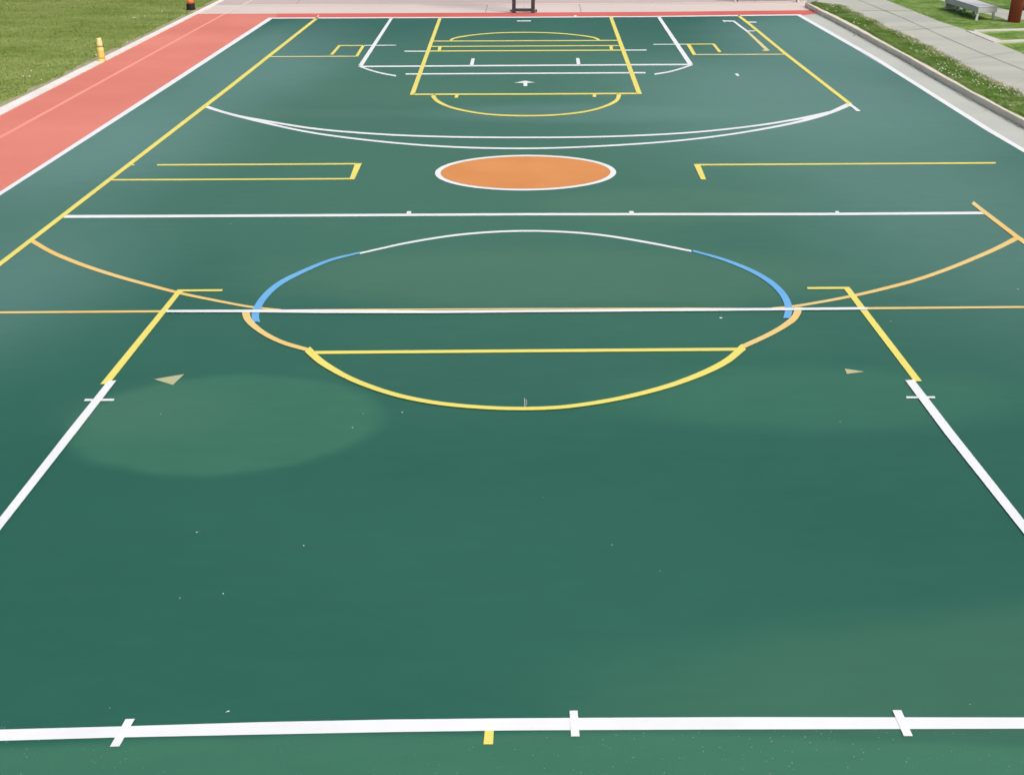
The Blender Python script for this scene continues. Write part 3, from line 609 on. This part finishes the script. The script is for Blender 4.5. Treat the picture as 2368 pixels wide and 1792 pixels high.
blades('grass', 'vblade', q, 0.085, 0.006, 0.020, 0.014, 1.5, label='short green grass round the bench')
# dry straw and gravel along the footpath edge of the verge
st = []
for p in tpn[14:-8]:
    k = mnoise.noise(Vector((p.y * 1.1, 7, 0)))
    for _ in range(int(60 + 260 * max(0, -k + .22))): st.append((p.x - 0.03 + random.gauss(0, .055), p.y + random.uniform(-.15, .15)))
blades('dry_grass', 'straw', np.array(st), 0.106, 0.004, 0.03, 0.022, 1.6, label='pale dry straw along the footpath edge of the verge')

def flowers(name, pts, z, r0, r1, label, dome=True):
    bm = bmesh.new()
    for x, y in pts:
        r = random.uniform(r0, r1); c = Vector((x, y, z + random.uniform(.03, .06)))
        m_ = bmesh.ops.create_icosphere(bm, subdivisions=1, radius=r)
        for v in m_['verts']: v.co = Vector((v.co.x * random.uniform(.8, 1.2), v.co.y * random.uniform(.8, 1.2), v.co.z * .6)) + c
    done(name, bm, 'petal', smooth=True, kind='stuff', label=label)
fl = []
centres = scatter(vp, 900); cen = centres[centres[:, 1] > 14][:75]
for c in cen:
    for _ in range(random.choice([1, 1, 2, 3, 6])): fl.append((c[0] + random.gauss(0, .06), c[1] + random.gauss(0, .12)))
flowers('clover_flower', [f for f in fl], 0.106, 0.008, 0.017, 'small white flowers dotted through the verge grass')
fl = [U(x, y, 0.0) for x, y in [(111, 153), (72, 166), (54, 178.5), (68, 179), (333, 37), (336, 40), (312, 43), (318, 44.5), (297, 45.5), (308, 43), (363, 36.5), (375, 27.5), (346, 37), (294, 100), (222, 129), (224, 132), (421, 35), (265, 60), (95, 186)]]
flowers('clover_flower', [(p.x, p.y) for p in fl], -0.03, 0.012, 0.022, 'few white flowers in the lawn left of the track')
# fallen leaves lying in the gutter along the kerb
bm = bmesh.new()
for i, p in enumerate(kbd[:-12]):
    for _ in range(5):
        if random.random() < 0.75:
            c = p + Vector((-abs(random.gauss(0.01, .035)), random.uniform(-.3, .3), 0.004)); s = random.uniform(.008, .028); a = random.uniform(0, 6.3)
            vs = [bm.verts.new(c + Vector((s * k * math.cos(a + t), s * k * math.sin(a + t) * 1.6, random.uniform(0, .015)))) for t, k in ((0, 1.2), (1.3, .5), (3.1, 1.2), (4.6, .5))]
            bm.faces.new(vs)
done('leaf_litter', bm, 'litter', kind='stuff', label='small fallen leaves along the foot of the kerb')
bm = bmesh.new(); c = U(1972, 82); beam(bm, c, c + Vector((.10, .04, .03)), .012, .012); beam(bm, c + Vector((.10, .04, .03)), c + Vector((.16, -.02, .02)), .009, .009)
done('twig', bm, 'joint', label='small dark twig lying in the gutter by the kerb', cat='twig')

# ------------------------------------------------------------------ yellow and orange cones
b0 = U(236, 141.0)
cn = empty('traffic_cone', (b0.x, b0.y, 0.006), 'slim yellow cone standing on the white edging beside the red track', 'cone')
lathe('base', 'coneyellow', [(0.090, 0), (0.092, 0.012), (0.082, 0.030), (0.073, 0.040)], cn)
lathe('lower_cone', 'coneyellow', [(0.072, 0.038), (0.071, 0.10), (0.068, 0.20), (0.0655, 0.285)], cn)
lathe('seam_band', 'conedark', [(0.0660, 0.283), (0.0665, 0.288), (0.0645, 0.296)], cn)
lathe('upper_cone', 'conepale', [(0.0635, 0.294), (0.060, 0.34), (0.051, 0.44), (0.046, 0.475)], cn)
lathe('top_rim', 'conedark', [(0.047, 0.474), (0.048, 0.480), (0.046, 0.486)], cn)
b1 = U(442, 22.6, -0.03)
c2 = empty('traffic_cone', (b1.x, b1.y, -0.03), 'orange cone with a heavy black base standing on the lawn at the top edge', 'cone')
lathe('base', 'black', [(0.122, 0), (0.122, 0.02), (0.112, 0.165), (0.108, 0.172)], c2)
lathe('cone_body', 'coneorange', [(0.104, 0.170), (0.094, 0.24), (0.083, 0.315)], c2)
lathe('collar', 'conewhite', [(0.0845, 0.313), (0.070, 0.43)], c2)
lathe('cone_body', 'coneorange', [(0.068, 0.428), (0.045, 0.62), (0.036, 0.70), (0.033, 0.705)], c2)

# ------------------------------------------------------------------ basketball stand behind the end line
g0 = U(1210.5, 28.8); hs = empty('basketball_stand', (g0.x, g0.y, 0.0), 'dark steel basketball stand with two uprights behind the far end line', 'basketball stand')
px = CAMH / (F * SP + (28.8 - 896) * CP)       # metres per photo pixel there
zz = -0.008
for s in (-22.1, 21.8):
    bm = bmesh.new(); x = s * px; w = 4.3 * px
    box_bm(bm, (x - w, -w, zz + .012), (x + w, w, 3.35), 0.008); done('upright', bm, 'steel', hs)
    bm = bmesh.new(); box_bm(bm, (x - w * 1.22, -w * 1.3, zz), (x + w * 1.22, w * 1.3, zz + .014), 0.003); done('foot_plate', bm, 'steel', hs)
bm = bmesh.new(); box_bm(bm, (-17.8 * px, -.035, .028), (17.5 * px, .045, .105), 0.012); done('crossbar', bm, 'steel', hs)
for s, r in ((-1, .028), (1, .036)):
    bm = bmesh.new(); bmesh.ops.create_cone(bm, cap_ends=True, segments=24, radius1=r, radius2=r, depth=.055)
    for v in bm.verts: v.co = Vector((v.co.z + s * 29.0 * px, v.co.x, v.co.y + .048))
    done('wheel', bm, 'rubber', hs)
bm = bmesh.new(); beam(bm, (.012, -.02, .105), (.012, -.02, .16), .006, .006); done('bolt', bm, 'steel', hs)
bm = bmesh.new(); box_bm(bm, (-.9, -.36, 2.9), (.9, -.32, 3.95), .01); done('backboard', bm, 'board', hs)
for s in (-22, 21.8):
    bm = bmesh.new(); beam(bm, (s * px, -.03, 3.3), (s * px, -.33, 3.45), .06, .06); done('arm', bm, 'steel', hs)
bm = bmesh.new(); V, Fc = [], []
R, r = .23, .012
for i in range(32):
    for j in range(8):
        a, b = 2 * math.pi * i / 32, 2 * math.pi * j / 8
        V.append(((R + r * math.cos(b)) * math.cos(a), -.36 - .38 + (R + r * math.cos(b)) * math.sin(a), 3.05 + r * math.sin(b)))
for i in range(32):
    for j in range(8): Fc.append([i * 8 + j, ((i + 1) % 32) * 8 + j, ((i + 1) % 32) * 8 + (j + 1) % 8, i * 8 + (j + 1) % 8])
bm.free(); link('rim', mesh('rim', V, Fc), 'coneorange', hs)
bm = bmesh.new(); beam(bm, (0, -.36, 3.05), (0, -.52, 3.05), .08, .02); done('rim_bracket', bm, 'coneorange', hs)

# ------------------------------------------------------------------ slender-legged table on the far paving
t0, t1 = U(1705, 4.2), U(1838.5, 2.6)
tb = empty('folding_table', (t0.x, t0.y, 0), 'thin dark and white metal legs standing on the pink paving at the top edge', 'table')
L = t1 - t0; lx = L.length
for (fx, fy, tx, ty, mt, w) in ((0, 0, .10, .25, 'steel', .026), (-.05, .02, .05, .27, 'whitesteel', .022), (lx, 0, lx - .02, .25, 'steel', .030), (lx + .045, .0, lx + .02, .25, 'whitesteel', .040), (.35, .9, .2, .55, 'steel', .026), (lx - .2, .9, lx - .2, .55, 'steel', .026)):
    bm = bmesh.new(); beam(bm, (fx, fy, -.006), (tx, ty, .70), w, w); done('leg', bm, mt, tb)
bm = bmesh.new(); box_bm(bm, (-.1, .0, .70), (lx + .1, .76, .735), .008); done('table_top', bm, 'board', tb)

# ------------------------------------------------------------------ bench
ZB = 0.085
f1, f2, f3 = U(2259.5, 48, ZB), U(2188, 24.5, ZB), U(2301.5, 46.5, ZB)
bench = empty('bench', f1, 'pale grey bench with a thick slab seat standing on the lawn beside the footpath', 'bench')
def top_z():     # height at which the slab's near corner lies straight above the near leg
    z = .35
    for k in range(300):
        z = .30 + k * .001
        if abs(U(2263.3, 16.5, z).y - f1.y) < 0.03: return z
    return .5
ZT = top_z() + 0.0
c1, c2_, c3 = U(2263.3, 16.3, ZT), U(2186, -8.0, ZT), U(2308, 15.2, ZT)
ex = (c3 - c1); ey = (c2_ - c1); TH = 0.15
def slab(bm, o, ax, ay, z0, z1, bev=.006):
    q = [o, o + ax, o + ax + ay, o + ay]; lo = [bm.verts.new((p.x, p.y, z0)) for p in q]; hi = [bm.verts.new((p.x, p.y, z1)) for p in q]
    bm.faces.new(lo[::-1]); bm.faces.new(hi)
    for i in range(4): bm.faces.new([lo[i], lo[(i + 1) % 4], hi[(i + 1) % 4], hi[i]])
    bmesh.ops.recalc_face_normals(bm, faces=bm.faces[:])
    if bev: bmesh.ops.bevel(bm, geom=bm.edges[:], offset=bev, segments=2, affect='EDGES')
o_ = c1 - f1; o_.z = 0
bm = bmesh.new(); slab(bm, o_, ex, ey, ZT - .012 - ZB, ZT - ZB, .004); done('seat', bm, 'benchtop', bench)
bm = bmesh.new(); slab(bm, o_ + ex * .008 + ey * .003, ex * .984, ey * .994, ZT - TH - ZB, ZT - .013 - ZB, .006); done('seat_frame', bm, 'bench', bench)
ux, uy = ex.normalized(), ey.normalized()
def leg(top, foot, w, mt='bench'):
    bm = bmesh.new(); beam(bm, top, foot, w, w * .8); done('leg', bm, mt, bench)
zt = ZT - TH - ZB
O = o_
leg(O + ex * .04 + ey * .02 + Vector((0, 0, zt)), O * .4 + ex * .0 + ey * .02, .055); leg(O + ex * .84 + ey * .02 + Vector((0, 0, zt)), O + ex * .95 + ey * .02, .055)
for t in (.33, .60, .80):
    leg(O + ex * .42 + ey * t + Vector((0, 0, zt)), O + ex * .42 + ey * t, .06)
bm = bmesh.new(); slab(bm, O + ex * .04 + ey * .955, ex * .9, ey * .03, 0.0, zt, 0.003); done('end_panel', bm, 'bench', bench)

# ------------------------------------------------------------------ red posts
for (cx, cy, r, lab, grp) in ((2344.3, 50.8, 0.155, 'thick dark red steel post in the grass beside the path, nearer of two', 'red steel posts'), (2375, 24.0, 0.155, 'dark red post farther back behind the first, cut by the right edge', 'red steel posts')):
    p = U(cx, cy, 0.085)
    pe = empty('steel_post', (p.x, p.y, 0.085), lab, 'post', grp)
    lathe('shaft', 'redpost', [(r, -0.02), (r, 3.2)], pe, 40); lathe('cap', 'redpost', [(r * 1.03, 3.195), (r * 1.03, 3.235), (r * .6, 3.27)], pe, 40)
